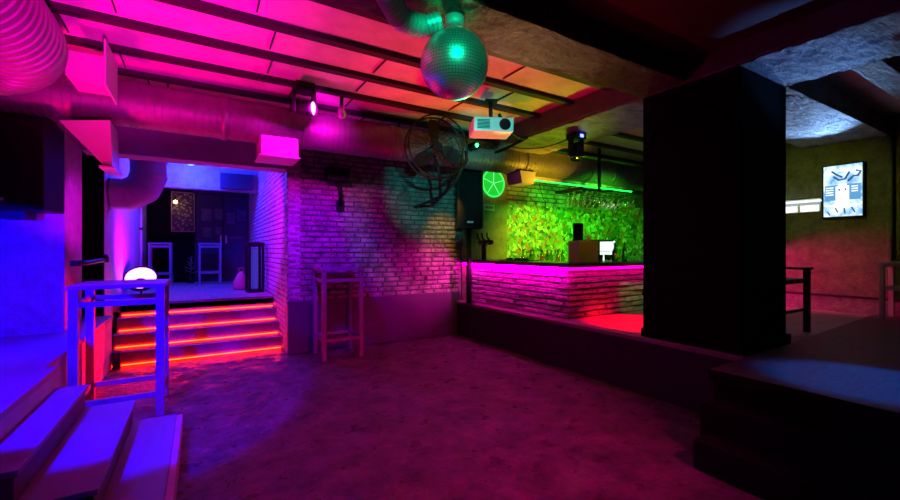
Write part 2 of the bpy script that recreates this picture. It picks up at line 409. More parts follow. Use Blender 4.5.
# stair led strips
names = ['lowest glowing red light strip at the foot of the stairs', 'second red light strip from the bottom of the stairs',
         'third red light strip from the bottom of the stairs', 'topmost glowing red light strip on the stairs']
for k in range(4):
    y0 = 6.75 + .28*k; z = .18*k
    tag(MB().box(-.97, 1.05, y0-.014, y0-.001, z+.005, z+.017).build('light_strip', m_led_red), names[k], 'light strip', 'stair light strips')
# green strip over the bar
g = thing('light_strip', 'green light strip running under the duct above the bar', 'light strip', (4.93, 5.35, 2.70))
MB().box(0, 2.7, -.02, .03, .012, .075).build('channel', m_alu, g)
for k in range(54): MB().box(.02+k*.05, .052+k*.05, -.012, .012, 0, .012).build('diode', m_led_green, g)


# ------------------------------------------------------------------ ducts
def spiral(path, r, step=.085, rib=.012):
    """resample a path and ripple the radius so that seams of a spiral duct show"""
    P = [Vector(p) for p in path]; out = []; rad = []; 
    L = [0]
    for a, b in zip(P[:-1], P[1:]): L.append(L[-1] + (b-a).length)
    def at(s):
        for i in range(len(P)-1):
            if s <= L[i+1] or i == len(P)-2:
                t = (s-L[i])/max(1e-6, L[i+1]-L[i]); return P[i].lerp(P[i+1], t)
    s = 0
    while s < L[-1]:
        for d, k in ((0,0),(.80,0),(.84,1),(.96,1)):
            q = s + d*step
            if q <= L[-1]: out.append(at(q)); rad.append(r + rib*k)
        s += step
    return out, rad
dct = thing('ventilation_duct', 'long round spiral duct running across the room under the ceiling', 'duct', (0, 5.35, 3.0))
p, rd = spiral([(-3.9,0,0),(8.1,0,0)], .23, .07, .006)
MB().tube(p, rd, 32, crisp=True).build('pipe', m_metal, dct)
for x in (-2.2, .2, 2.2, 4.6, 6.8): MB().tube([(x,0,0),(x+.06,0,0)], .246, 28).build('collar', m_metal, dct)
for x in (-.3, 2.4, 5.3): MB().box(x-.01, x+.01, -.01, .01, .22, .42).build('hanger', m_steel, dct)
o = MB().box(.58,.98,-.30,.15,-.42,-.20).build('outlet_box', m_alu, dct, .006)
MB().box(.56,1.0,-.32,.17,-.435,-.42).build('flange', m_alu, o)
o = MB().prism([(-1.10,-.32),(-.74,-.26),(-.72,-.70),(-.80,-.68)], -.3, .12, 'y').build('outlet_box', m_alu, dct)
MB().box(-.82,-.70,-.32,.14,-.72,-.70).build('flange', m_alu, o)
o = MB().prism([(4.45,-.2),(4.80,-.2),(4.75,-.40),(4.5,-.40)], -.2, .15, 'y').build('outlet_box', m_alu, dct)
dct['label'] = 'long round spiral duct running across the room to the bar, with outlet boxes under it'

big = thing('ventilation_duct', 'fat ribbed duct elbow in the top left corner above the stage', 'duct', (-1.14, 2.5, 2.99))
path = [(0,-4.5,0),(0,1.5,0)] + [(-.6+.6*math.cos(a), 1.5+.6*math.sin(a), 0) for a in [PI/2*i/12 for i in range(1,13)]] + [(-2.4,2.1,0)]
p, rd = spiral(path, .29, .085, .012)
MB().tube(p, rd, 40, crisp=True).build('pipe', m_metal, big)
o = MB().box(.20, .46, 1.98, 2.42, -.06, .14).build('outlet_box', m_alu, big)
MB().box(.455, .47, 1.90, 2.46, -.12, .26).build('flange', m_alu, o)

fx = thing('flexible_hose', 'crinkled silver foil hose under the concrete beam beside the mirror ball', 'hose', (.9, 2.45, 2.96))
path = [(-.5,-1.4,.0),(-.2,-.7,.02),(.0,-.25,.02),(.18,-.05,.01),(.36,-.02,.02),(.47,-.08,.06)]
p, rd = spiral(path, .062, .03, .012)
MB().tube(p, rd, 18, crisp=True).build('hose', m_foil, fx)

el = thing('duct_elbow', 'angled purple-lit duct elbow on the corridor wall above the stairs', 'duct', (-1.08, 7.35, 2.28))
path = [(.02,0,0),(.14,0,0)] + [(.14+.30*math.sin(a), 0, .30-.30*math.cos(a)) for a in [PI/2*i/8 for i in range(1,9)]] + [(.44,0,1.05)]
p, rd = spiral(path, .22, .2, .008)
MB().tube(p, rd, 28, crisp=True).build('pipe', m_alu, el)
pp = thing('pipe', 'thin pale vertical pipe on the corridor wall behind the uplight', 'pipe', (-1.055, 10.6, .72))
MB().cyl((0,0,0),(0,0,2.4),.025,10).build('tube', m_white, pp); MB().box(-.02,.035,-.04,.04,1.2,1.24).build('clip', m_steel, pp)

# ------------------------------------------------------------------ speakers
def speaker(label, loc, w, d, h, rz=0):
    t = thing('loudspeaker', label, 'loudspeaker', loc, rz)
    MB().box(-w/2,w/2,-d/2,d/2,0,h).build('cabinet', m_plastic, t, .012)
    MB().box(-w/2+.025,w/2-.025,-d/2-.014,-d/2-.001,.03,h-.03).build('grille', m_grille, t)
    MB().box(-.05,.05,-d/2-.02,-d/2-.013,h*.09,h*.12).build('badge', m_alu, t)
    return t
t = speaker('black loudspeaker hung on the blue wall in the left corner', (-1.5,5.36,1.86), .62, .46, .82, R(-6))
MB().box(-.10,.10,.0,.22,-.07,0).build('bracket', m_steel, t)
t = speaker('tall black loudspeaker on a post at the end of the bar', (3.93,5.86,1.86), .43, .38, 1.0, R(-28))
MB().cyl((0,0,-1.28),(0,0,0), .045, 14).build('pole', m_steel, t)
MB().cyl((0,0,-1.28),(0,0,-1.262), .11, 20).build('base_plate', m_steel, t)

# ------------------------------------------------------------------ bar tables
def table(label, loc, w, d, h, mat, th=.05, rail_z=.21, apron=.15, group=None, rz=0):
    t = thing('bar_table', label, 'table', loc, rz, group)
    MB().box(-w/2-.01,w/2+.01,-d/2-.01,d/2+.01,h-.035,h).build('tabletop', mat, t, .004)
    for sx in (-1,1):
        for sy in (-1,1):
            cx, cy = sx*(w/2-th/2), sy*(d/2-th/2)
            MB().box(cx-th/2,cx+th/2,cy-th/2,cy+th/2,0,h-.035).build('leg', mat, t, .004)
    for sy in (-1,1):
        y = sy*(d/2-th/2)
        MB().box(-w/2+th,w/2-th,y-.014,y+.014,h-apron-.045,h-apron).build('rail', mat, t)
        MB().box(-w/2+th,w/2-th,y-.014,y+.014,rail_z-.025,rail_z+.02).build('stretcher', mat, t)
    for sx in (-1,1):
        x = sx*(w/2-th/2)
        MB().box(x-.014,x+.014,-d/2+th,d/2-th,h-apron-.045,h-apron).build('rail', mat, t)
        MB().box(x-.014,x+.014,-d/2+th,d/2-th,rail_z-.025,rail_z+.02).build('stretcher', mat, t)
    return t
table('blue-lit tall wooden bar table at the end of the stage steps', (-.61,4.88,0), .66, .68, 1.2, m_wood, .065, .20, .14)
table('dark tall wooden bar table against the brick wall', (1.685,5.895,0), .57, .56, 1.245, m_wood_b, .055, .27, .14)
table('blue-lit bar table standing before the dark doors in the corridor', (.19,11.2,.72), .46, .46, .94, m_wood, .045, .26, .06, None)
table('slim bar table beside the uplight at the left corridor wall', (-.76,11.2,.72), .42, .42, .94, m_wood, .045, .26, .06, None)
table('pale wooden table at the right wall on the raised platform', (7.8,1.42,PB+.026), .46, .56, .74, m_wood, .05, .40, .02)
# chair-like bar stool behind the pillar
t = thing('bar_stool', 'dark square-framed bar stool on the platform just right of the pillar', 'stool', (5.42,2.08,PB))
for sx in (-1,1):
    for sy in (-1,1):
        MB().box(sx*.40-.03,sx*.40+.03,sy*.2-.025,sy*.2+.025,0,.70).build('leg', m_steel, t)
MB().box(-.38,.38,-.19,.19,.55,.60).build('seat', m_plastic, t, .01)
for sx in (-1,1): MB().box(sx*.40-.06,sx*.40+.06,-.24,.24,.70,.725).build('armrest', m_steel, t)
MB().box(-.38,.38,-.195,-.175,.24,.27).build('stretcher', m_steel, t); MB().box(-.38,.38,.175,.195,.24,.27).build('stretcher', m_steel, t)

# handrail on column
t = thing('handrail', 'dark wall handrail beside the column at the head of the stage', 'handrail', (-1.14,5.6,1.36))
MB().tube([(.0,.02,0),(.07,.04,0),(.09,.2,0),(.09,.95,.01),(.09,1.15,.01)],.028,8).build('bar', m_steel, t)
MB().box(-.02,.10,.12,.15,-.03,.03).build('bracket', m_steel, t); MB().box(-.02,.10,.62,.65,-.03,.03).build('bracket', m_steel, t)
MB().lathe([(0,-.05),(.05,-.045),(.055,.0),(.04,.05),(0,.06)],(.09,1.15,.03),10).build('end_cap', m_steel, t)

# ------------------------------------------------------------------ mirror ball
bl = thing('mirror_ball', 'large mirror ball with green shine hanging from the concrete beam', 'mirror ball', (1.49,2.4,2.77))
RB = .232
MB().lathe([(RB*.985*math.sin(PI*i/32)+1e-4, -RB*.985*math.cos(PI*i/32)) for i in range(33)], n=64).build('core', m_core, bl)
mb = MB(); rows = 36
for i in range(rows):
    t0, t1 = PI*(i+.05)/rows, PI*(i+.95)/rows; n = max(6, int(2*rows*math.sin((t0+t1)/2)))
    for j in range(n):
        a0, a1 = 2*PI*(j+.04)/n, 2*PI*(j+.96)/n
        tw = Vector((random.uniform(-1,1), random.uniform(-1,1), random.uniform(-1,1)))*.0006
        vs = [Vector((RB*math.sin(t)*math.cos(a), RB*math.sin(t)*math.sin(a), -RB*math.cos(t))) for t, a in ((t0,a0),(t0,a1),(t1,a1),(t1,a0))]
        vs[random.randrange(4)] += tw
        mb.add(vs, [(0,1,2,3)])
mb.build('mirror_tiles', m_tile, bl)
MB().cyl((0,0,RB-.01),(0,0,RB+.04),.02,12).build('neck', m_chrome, bl)
MB().lathe([(.0,.0),(.055,.0),(.065,.015),(.065,.065),(.03,.07),(0,.07)],(0,0,RB+.028),20).build('motor', m_alu, bl)

# ------------------------------------------------------------------ wall fan
fn = thing('wall_fan', 'large black caged fan in front of the duct above the brick wall', 'fan', (2.72,4.84,2.88), R(-8))
mb = MB(); FR = .42
mb.ring((0,-.08,0), FR, .012); mb.ring((0,.08,0), FR, .012); mb.ring((0,-.10,0), FR*.45, .005)
mb.build('rim', m_steel, fn)
mb = MB()
for k in range(20):
    a = 2*PI*k/20
    mb.tube([(.08*math.cos(a),-.13,.08*math.sin(a)),(FR*.5*math.cos(a),-.125,FR*.5*math.sin(a)),(FR*math.cos(a),-.08,FR*math.sin(a))],.0035,5)
    mb.tube([(.08*math.cos(a),.11,.08*math.sin(a)),(FR*math.cos(a),.08,FR*math.sin(a))],.0035,5)
mb.build('guard', m_steel, fn)
for k in range(3):
    a = 2*PI*k/3 + PI/2 + .1; ca, sa = math.cos(a), math.sin(a)
    pts = []
    for (r, w, y) in ((.06,.05,0),(.16,.10,.02),(.28,.12,.03),(.37,.07,.02)):
        pts += [(r*ca - w*sa, -y, r*sa + w*ca), (r*ca + w*sa*.6, y, r*sa - w*ca*.6)]
    mb = MB(); vs = pts + [(x, y+.006, z) for x,y,z in pts]
    fs = []
    for i in range(3): fs += [(2*i,2*i+1,2*i+3,2*i+2), (8+2*i,8+2*i+2,8+2*i+3,8+2*i+1), (2*i,2*i+2,8+2*i+2,8+2*i), (2*i+1,8+2*i+1,8+2*i+3,2*i+3)]
    fs += [(0,8,9,1),(6,7,15,14)]
    mb.add(vs, fs).build('blade', m_steel, fn)
MB().cyl((0,-.06,0),(0,.16,0),.065,18).build('motor', m_steel, fn)
mb = MB().tube([(.43,0,0),(.46,.02,-.12),(.30,.06,-.44),(.18,.30,-.62),(.16,1.40,-.66)],.022,8); mb.tube([(0,.15,0),(.12,.2,-.3),(.18,.30,-.62)],.022,8)
mb.build('bracket', m_steel, fn)

# ------------------------------------------------------------------ projector
pj = thing('projector', 'white projector on a short mount under the ceiling joists', 'projector', (3.02,4.03,2.98), R(-24))
MB().box(-.24,.24,-.18,.18,-.085,.085).build('casing', m_white, pj, .02)
MB().cyl((.13,-.20,.0),(.13,-.17,.0),.058,20).build('lens', m_lens, pj)
MB().ring((.13,-.185,0),.062,.008,'y',24,6).build('lens_ring', m_plastic, pj)
mb = MB()
for k in range(7): mb.box(-.20,-.05,-.184,-.179,-.055+k*.016,-.047+k*.016)
mb.build('vent_slots', m_plastic, pj)
MB().cyl((0,0,.085),(0,0,.32),.025,12).build('pole', m_steel, pj); MB().box(-.08,.08,-.08,.08,.315,.33).build('ceiling_plate', m_steel, pj)
MB().box(-.1,.1,-.1,.1,.085,.10).build('mount_plate', m_steel, pj)

# laser unit
lz = thing('laser_unit', 'small laser box with a glowing green dot on the duct beside the fan', 'laser', (3.45,5.02,3.03))
MB().box(-.06,.06,-.08,.08,-.04,.04).build('casing', m_plastic, lz, .006); MB().lathe([(0,0),(.028,.0),(.024,.012),(0,.018)],(0,-.08,.0),14,Matrix.Rotation(PI/2,3,'X')).build('lens', m_laser, lz)
MB().box(-.015,.015,.06,.13,-.06,-.03).build('bracket', m_steel, lz)

# moving heads
def moving_head(label, loc, yaw, pitch, lens, rz=0, s=1.):
    t = thing('moving_head_light', label, 'stage light', loc, rz)
    MB().box(-.10*s,.10*s,-.10*s,.10*s,-.09*s,0).build('base', m_plastic, t, .01)
    for sx in (-1,1): MB().box(sx*.105*s-.018*s,sx*.105*s+.018*s,-.04*s,.04*s,-.32*s,-.07*s).build('yoke_arm', m_plastic, t, .006)
    m = Matrix.Rotation(yaw,3,'Z') @ Matrix.Rotation(pitch,3,'Y') @ Matrix.Rotation(PI/2,3,'Y')
    h = MB().lathe([(0,-.12*s),(.06*s,-.12*s),(.08*s,-.05*s),(.083*s,.09*s),(.085*s,.12*s),(.07*s,.12*s),(.068*s,.105*s)],(0,0,-.26*s),20,m).build('head', m_plastic, t)
    MB().lathe([(.0,.115*s),(.05*s,.112*s),(.068*s,.104*s)],(0,0,-.26*s),20,m).build('lens', lens, h)
    return t
moving_head('black moving head lamp with a bright magenta lens under the joists', (.96,4.65,3.30), R(-40), R(4), m_head_pink)
t = moving_head('black moving head lamp with blue status light under the beam over the bar', (4.42,3.95,3.10), R(-150), R(70), m_lens, 0, .95)
MB().box(-.03,.03,-.105,-.099,-.07,-.03).build('status_light', m_head_blue, t); MB().box(.08,.12,-.03,.03,-.02,-.001).build('status_light', m_head_blue, t)

# pendant bulb
t = thing('light_bulb', 'single pendant bulb hanging from a ceiling joist', 'bulb', (1.42,4.805,3.30))
MB().cyl((0,0,-.11),(0,0,0),.022,12).build('socket', m_plastic, t)
MB().lathe([(.018,-.10),(.03,-.13),(.052,-.18),(.055,-.21),(.045,-.24),(.02,-.258),(0,-.262)],n=18).build('glass_bulb', m_bulb, t)

# black wall bracket on brick
t = thing('wall_bracket', 'black angled wall bracket high on the brick wall left of the fan', 'bracket', (1.75,6.27,2.36))
mb = MB().box(-.16,.16,-.22,.0,.18,.36); mb.tube([(0,-.05,.2),(.05,-.12,.05),(.08,-.03,-.18)],.03,8)
mb.build('arm', m_plastic, t); MB().box(.02,.14,-.02,.0,-.26,-.1).build('plate', m_steel, t)

# ------------------------------------------------------------------ bar things
t = thing('wall_lamp', 'round green glowing wall lamp with segment lines above the bar end', 'lamp', (4.74,WB-.03,2.76))
MB().cyl((0,-.03,0),(0,0,0),.25,40).build('disc', E('green glowing disc', (.0,.8,.04), .7), t)
MB().ring((0,-.03,0),.25,.016,'y',44,6).build('rim', E('green glowing rim', (.03,1,.12), 1.2), t)
mb = MB()
for k in range(5):
    a = 2*PI*k/5+.3; mb.tube([(0,-.034,0),(.24*math.cos(a),-.034,.24*math.sin(a))],.007,5)
mb.build('segment_lines', E('green segment lines', (.2,1,.35), 1.), t)
t = thing('wall_sign', 'small pale rectangular sign on the brown wall beneath the green lamp', 'sign', (4.66,WB-.03,2.30))
MB().box(-.12,.12,-.008,0,-.055,.055).build('board', m_paper, t)
mb = MB()
for k in range(5): mb.box(-.09+k*.038,-.066+k*.038,-.011,-.0085,-.022,.026)
mb.build('print', m_door, t)

# glass rack with hanging glasses
rk = thing('glass_rack', 'black overhead rack hung on a pole above the bar with upside-down glasses', 'rack', (6.2,5.0,2.50))
MB().box(-.02,.02,-.02,.02,.06,.85).build('pole', m_steel, rk)
mb = MB()
for y in (-.28,-.14,0,.14,.28): mb.box(-.8,.8,y-.008,y+.008,0,.02)
mb.box(-.8,-.78,-.3,.3,0,.05); mb.box(.78,.8,-.3,.3,0,.05); mb.box(-.02,.02,-.3,.3,.02,.06)
mb.build('frame', m_steel, rk)
gl = thing('wine_glass', 'upside-down stemmed glass hanging in the overhead rack above the bar', 'glass', (0,0,0), 0, 'glasses in the overhead rack')
MB().lathe([(0,.0),(.036,.002),(.036,.006),(.005,.014),(.004,-.08),(.02,-.10),(.037,-.14),(.034,-.20),(.031,-.20),(.033,-.14),(.016,-.105),(0,-.095)],n=14).build('bowl', m_glass, gl)
first = True
for r, y in enumerate((-.21,-.07,.07,.21)):
    for k in range(11):
        if (r*11+k) % 7 == 5: continue
        p = (6.2-.72+k*.143+random.uniform(-.02,.02), 5.0+y, 2.492)
        if first: gl.location = p; first = False
        else: dup(gl, p)

# cash till, fridge, cup, tap, bottles
wz = CZ
t = thing('cash_till', 'dull yellow metal till cabinet on the bar corner', 'till', (4.64,4.02,wz), R(-20))
MB().box(-.15,.15,-.15,.15,0,.30).build('cabinet', m_box, t, .008)
t = thing('till_screen', 'dark upright till screen standing on the yellow till cabinet', 'screen', (4.575,4.05,wz+.30), R(-20))
MB().box(-.07,.07,-.02,.02,.03,.25).build('display', m_plastic, t, .006); MB().box(-.05,.05,-.04,.06,0,.03).build('foot', m_plastic, t)
t = thing('cup', 'small pale cup on top of the yellow till cabinet', 'cup', (4.73,4.00,wz+.30))
MB().lathe([(0,0),(.025,0),(.034,.09),(.031,.09),(.023,.006),(0,.006)],n=16).build('body', m_cup, t)
t = thing('bar_fridge', 'small lit glass-front fridge on the back counter right of the till', 'fridge', (7.48,6.02,PB+.64))
mb = MB().box(-.28,.28,-.2,.2,0,.03).box(-.28,.28,-.2,.2,.47,.5).box(-.28,-.24,-.2,.2,.03,.47).box(.24,.28,-.2,.2,.03,.47).box(-.24,.24,.17,.2,.03,.47)
mb.build('casing', m_plastic, t)
MB().box(-.235,.235,.14,.165,.035,.465).build('lit_back', m_fridge, t)
MB().box(-.235,.235,-.16,.13,.245,.255).build('shelf', m_chrome, t)
MB().box(.226,.239,-.16,.13,.035,.465).build('lit_side', m_fridge, t)
MB().box(.19,.235,-.215,-.20,.02,.48).build('door_frame', m_fridge, t)  # frame glows too, the interior light is put in its material
bt = thing('bottle', 'placeholder', 'bottle', (0,0,0))
MB().lathe([(0,0),(.036,0),(.036,.17),(.014,.23),(.013,.29),(0,.29)],n=14).build('body', m_bottle, bt)
MB().cyl((0,0,.29),(0,0,.31),.015,10).build('cap', m_chrome, bt)
bb = thing('bottle', 'placeholder', 'bottle', (0,0,0))
MB().lathe([(0,0),(.042,0),(.042,.14),(.016,.2),(.014,.26),(0,.26)],n=14).build('body', m_bottle_b, bb)
MB().cyl((0,0,.26),(0,0,.28),.017,10).build('cap', m_plastic, bb)
bz = PB+.64
spots = [(bt,'green bottle inside the lit bar fridge, lower shelf, left',(7.36,6.05,bz+.035)),(bb,'amber bottle inside the lit bar fridge, lower shelf, right',(7.55,6.05,bz+.035)),]
seen = set()
def put(src, lab, p, group=None):
    if src.name in seen: return dup(src, p, None, lab, group)
    seen.add(src.name); src.location = p; src['label'] = lab
    if group: src['group'] = group
for s_, l_, p_ in spots:
    pass
put(bt, 'green bottle on the side bar top closest to the pillar edge', (5.62,4.06,wz))
put(bb, 'amber bottle on the side bar top next to the green bottle', (5.47,4.12,wz))
gg = thing('tumbler', 'short clear tumbler on the side bar top', 'glass', (0,0,0), 0, 'tumblers on the bar top')
MB().lathe([(0,0),(.03,0),(.036,.10),(.033,.10),(.028,.008),(0,.008)],n=14).build('body', m_glass, gg)
for k, (x, y) in enumerate([(5.05,4.05),(5.15,4.15),(5.25,4.03),(5.33,4.16),(4.95,4.18)]):
    if k == 0: gg.location = (x,y,wz)
    else: dup(gg, (x,y,wz))
for k in range(12):
    x = 5.35+k*.16; lab = ('amber' if k % 3 == 0 else 'green') + ' bottle standing in a row on the back counter by the patterned wall'
    dup(bb if k % 3 == 0 else bt, (x, 6.1+random.uniform(-.06,.06), PB+.64), None, lab, 'amber bottles on the back counter' if k % 3 == 0 else 'green bottles on the back counter')
t = thing('beer_tap', 'dark beer tap tower at the far end of the bar top', 'tap', (4.16,5.75,wz))
MB().cyl((0,0,0),(0,0,.30),.04,14).build('column', m_steel, t); MB().cyl((-.0,-.22,.30),(0,.12,.30),.04,14).build('crossbar', m_steel, t)
for y in (-.18,-.04,.09): MB().tube([(0,y,.32),(-.06,y,.38),(-.07,y,.46)],.014,8).build('handle', m_plastic, t); 
for y in (-.18,-.04,.09): MB().tube([(-.03,y,.29),(-.08,y,.27),(-.085,y,.2)],.01,8).build('spout', m_chrome, t)
t = tag(MB().box(4.2,4.5,4.75,5.4,wz,wz+.015).build('bar_mat', m_plastic), 'black rubber mat on the front run of the bar top', 'mat')
at = thing('ashtray', 'small dark ashtray on the bar mat', 'ashtray', (0,0,0), 0, 'ashtrays on the bar mat')
MB().lathe([(0,0),(.05,0),(.055,.03),(.046,.03),(.04,.01),(0,.01)],n=16).build('dish', m_lens, at)
for k, y in enumerate((4.86,5.05,5.26)):
    if k == 0: at.location = (4.3,y,wz+.015)
    else: dup(at, (4.32,y,wz+.015))

# ------------------------------------------------------------------ right wall: light box poster and lit window
t = thing('light_box', 'bright blue-white backlit poster on the right wall', 'poster', (8.2,2.21,2.38))
MB().box(-.06,0,-.235,.235,-.40,.40).build('case', m_plastic, t, .004)
MB().box(-.064,-.060,-.215,.215,-.38,.38).build('poster_sheet', m_poster, t)
def pq(l, m, name, d=.067):
    mb = MB()
    for (y0,y1,z0,z1) in l: mb.box(-d,-d+.002,-y1,-y0,z0,z1)
    return mb.build(name, m, t)
pq([(-.2,.2,-.14,.09)], m_poster_b, 'print_field', .066)
pq([(-.075,.075,-.20,.07),(-.2,.2,-.225,-.205),(-.05,.05,.07,.1)]+[(-.19,-.1,.045-k*.035,.06-k*.035) for k in range(4)]+[(.10,.17,.045-k*.035,.06-k*.035) for k in range(3)], m_poster_w, 'print_figure', .0685)
for pts in ([(-.10,.0,.22),(-.04,.0,.16),(.03,0,.17),(.08,0,.27)], [(.06,0,.13),(.12,0,.2),(.17,0,.2),(.2,0,.26),(.15,0,.28)], [(-.12,0,.30),(-.06,0,.24),(.0,0,.20)], [(-.04,0,.03),(-.03,0,.0)], [(.03,0,.03),(.04,0,.0)],
            [(-.17,0,-.30),(-.14,0,-.36)],[(-.08,0,-.25),(-.05,0,-.32)],[(.02,0,-.26),(.03,0,-.34)],[(.10,0,-.25),(.14,0,-.33)]):
    MB().tube([(-.069, -p[0], p[2]) for p in pts], .014 if len(pts) > 2 else .009, 6).build('print_stroke', m_poster_d, t)
t = thing('window_1', '', ''); del t['label']; del t['category']; t['kind'] = 'structure'
t.location = (8.2,2.68,2.20)
MB().box(-.03,0,-.21,.40,-.11,.10).build('window_frame', m_white, t)
o = MB().box(-.034,-.03,-.19,.04,-.095,.0).build('window_pane', m_tube, t); o = MB().box(-.034,-.03,.08,.38,-.095,.0).build('window_pane', m_tube, t)
MB().box(-.10,-.03,-.22,.41,.05,.075).build('window_sill', m_tube, t)  # ledge glows like the panes, its brightness is put in the material
t = tag(MB().tube([(8.16,1.72,PB+.27),(8.16,1.72,CE-.05)],.03,10).build('pipe', m_rwall), 'dark vertical pipe on the right wall beside the backlit poster', 'pipe')

# ------------------------------------------------------------------ corridor things
struct('doorway', MB().box(-1.06,-.12,11.86,11.9,.72,2.95), m_black)  # black panel on the end wall, painted-in darkness of an unlit opening
t = thing('door_1', '', ''); del t['label']; del t['category']; t['kind'] = 'structure'; t.location = (-.1,11.9,.72)
for k in range(2):
    o = MB().box(.02+k*.58,.58+k*.58,-.05,0,0,2.15).build('door_leaf', m_door, t, .006)
    MB().box((.52 if k==0 else .64),(.55 if k==0 else .67),-.09,-.05,.95,1.15).build('door_handle', m_chrome, o)
MB().box(-.05,1.2,-.07,-.0,2.16,2.26).build('door_frame', m_door, t)
fl = [(.12,1.55,.22,.30),(.40,1.60,.18,.26),(.66,1.50,.20,.28),(.9,1.58,.2,.28),(.15,1.15,.18,.24),(.42,1.2,.14,.2),(.72,1.12,.3,.06)]
for i, (x, z, w, h) in enumerate(fl):
    tag(MB().box(-.1+x,-.1+x+w,11.835,11.845,.72+z-.05,.72+z-.05+h).build('flyer', m_flyer), 'faded paper flyer stuck on the dark corridor doors', 'flyer', 'flyers on the corridor doors')
t = thing('picture', 'framed print lit gold by a warm lamp in the dark doorway', 'picture', (-.36,11.87,2.42))
MB().box(-.24,.24,-.02,0,-.48,.48).build('frame', m_box, t); MB().box(-.22,.22,-.026,-.021,-.46,.46).build('print', m_gold, t)
t = thing('spot_lamp', 'tiny warm bright lamp hanging before the gold print in the doorway', 'lamp', (-.50,11.55,2.62))
MB().lathe([(0,-.04),(.04,-.02),(.045,.02),(0,.05)],n=12).build('bulb', m_warm, t); MB().cyl((0,0,.05),(0,0,.74),.006,6).build('cord', m_plastic, t)
t = thing('dried_plant', 'small bare twiggy plant in the dark doorway at the corridor end', 'plant', (-.20,11.6,.72))
MB().lathe([(0,0),(.07,0),(.09,.14),(.075,.14),(0,.12)],n=14).build('pot', m_plastic, t)
mb = MB().tube([(0,0,.12),(.01,0,.62)],.008,6)
for k in range(14):
    z = .22+k*.027; a = k*2.4; l = .16*(1-k/17)
    mb.tube([(0,0,z),(l*.6*math.cos(a),l*.6*math.sin(a),z+.03),(l*math.cos(a),l*math.sin(a),z+.05)],.006,5)
mb.build('twigs', m_leaf, t)
t = tag(MB().box(-.62,-.54,11.5,11.6,.72,.92).build('carton', m_box), 'small yellow carton on the floor of the dark doorway', 'box')
t = thing('floor_lantern', 'tall black box lantern with a blue-lit front at the corridor brick wall', 'lantern', (.86,8.42,.72), R(8))
MB().box(-.13,.13,-.13,.13,0,.05).build('base', m_plastic, t); MB().box(-.14,.14,-.14,.14,.84,.92).build('top', m_plastic, t)
for sx in (-1,1):
    for sy in (-1,1): MB().box(sx*.115-.02,sx*.115+.02,sy*.115-.02,sy*.115+.02,.05,.84).build('post', m_plastic, t)
MB().box(-.05,.05,-.05,.05,.08,.80).build('lit_panel', m_case, t)
t = thing('bag', 'brown slumped bag on the landing beside the black lantern', 'bag', (.68,9.0,.72))
MB().lathe([(0,0),(.13,.01),(.15,.08),(.12,.2),(.07,.3),(.03,.36),(0,.37)],n=14).build('body', m_bag, t); MB().tube([(-.03,0,.35),(-.05,0,.42),(.03,0,.44),(.04,0,.35)],.01,6).build('handle', m_bag, t)
t = thing('uplight', 'bright magenta round uplight on a short stand at the left corridor wall', 'lamp', (-.84,8.5,.72))
MB().box(-.1,.1,-.1,.1,0,.03).build('foot', m_plastic, t); MB().box(-.012,.012,-.012,.012,.03,.2).build('stem', m_steel, t)
m = Matrix.Rotation(R(52),3,'X') @ Matrix.Rotation(R(0),3,'Y')
o = MB().lathe([(0,-.10),(.14,-.09),(.21,.0),(.23,.09),(.21,.09)],(0,0,.27),22,m).build('head', m_plastic, t)
MB().lathe([(0,.088),(.17,.088),(.21,.082)],(0,0,.27),22,m).build('lens', m_pink_lamp, o)
MB().lathe([(0,.096),(.09,.094),(.09,.086)],(0,-.10*math.cos(R(52)),.27-.10*math.sin(R(52))),22,m).build('glow_mask', m_plastic, o)  # dark disc added low on the lens, shapes the glow into an arch
t = thing('ceiling_lamp', 'bright blue lamp under the corridor ceiling before the lintel', 'lamp', (-.16,9.45,3.30))
MB().cyl((0,0,-.05),(0,0,0),.06,16).build('base', m_plastic, t); MB().lathe([(0,-.16),(.05,-.15),(.07,-.05),(0,-.05)],n=16).build('lens', m_blue_lamp, t)
t = tag(MB().box(-.95,-.87,6.62,6.74,0,.2).build('cable_box', m_door), 'small dark box at the left foot of the red stairs', 'box')

# cables
def cable(label, pts, r=.008):
    tag(MB().tube(pts, r, 6).build('cable', m_plastic), label, 'cable')
def sag(a, b, s, n=10):
    a, b = Vector(a), Vector(b); return [tuple(a.lerp(b, i/n) - Vector((0,0,s*4*(i/n)*(1-i/n)))) for i in range(n+1)]
cable('thick black cable sagging under the beam left of the bar', [(3.93,6.2,3.06)] + sag((3.93,5.9,3.08),(3.93,4.4,3.08),.06) + sag((3.93,4.4,3.08),(3.2,4.1,3.2),.1)[1:], .022)
cable('thin cable looping from the beam to the moving head over the bar', sag((4.02,4.9,3.08),(4.36,4.02,3.04),.08), .007)
cable('thin cable hanging from the ceiling above the bar wall', sag((5.2,5.5,2.72),(5.75,5.9,2.45),.08)+[(5.75,5.92,2.2)], .006)

# ------------------------------------------------------------------ lights
def light(kind, name, loc, energy, col, target=None, size=None, angle=60, blend=.5, radius=.05, sy=None):
    d = bpy.data.lights.new(name, kind); d.energy = energy; d.color = col
    if kind == 'SPOT': d.spot_size = R(angle); d.spot_blend = blend; d.shadow_soft_size = radius
    elif kind == 'POINT': d.shadow_soft_size = radius
    elif kind == 'AREA':
        d.shape = 'RECTANGLE' if sy else 'SQUARE'; d.size = size
        if sy: d.size_y = sy
    o = bpy.data.objects.new(name, d); COL.objects.link(o); o.location = loc
    if target: o.rotation_euler = (Vector(target)-Vector(loc)).to_track_quat('-Z','Y').to_euler()
    return o
MAG = (1,0.0,.55); RED = (1,.0,.03); BLU = (.04,.02,1); GRN = (.02,1,.08); CYA = (.0,.75,.8)
SC.cycles.diffuse_bounces = 1
BLU = (.006,.0,1)
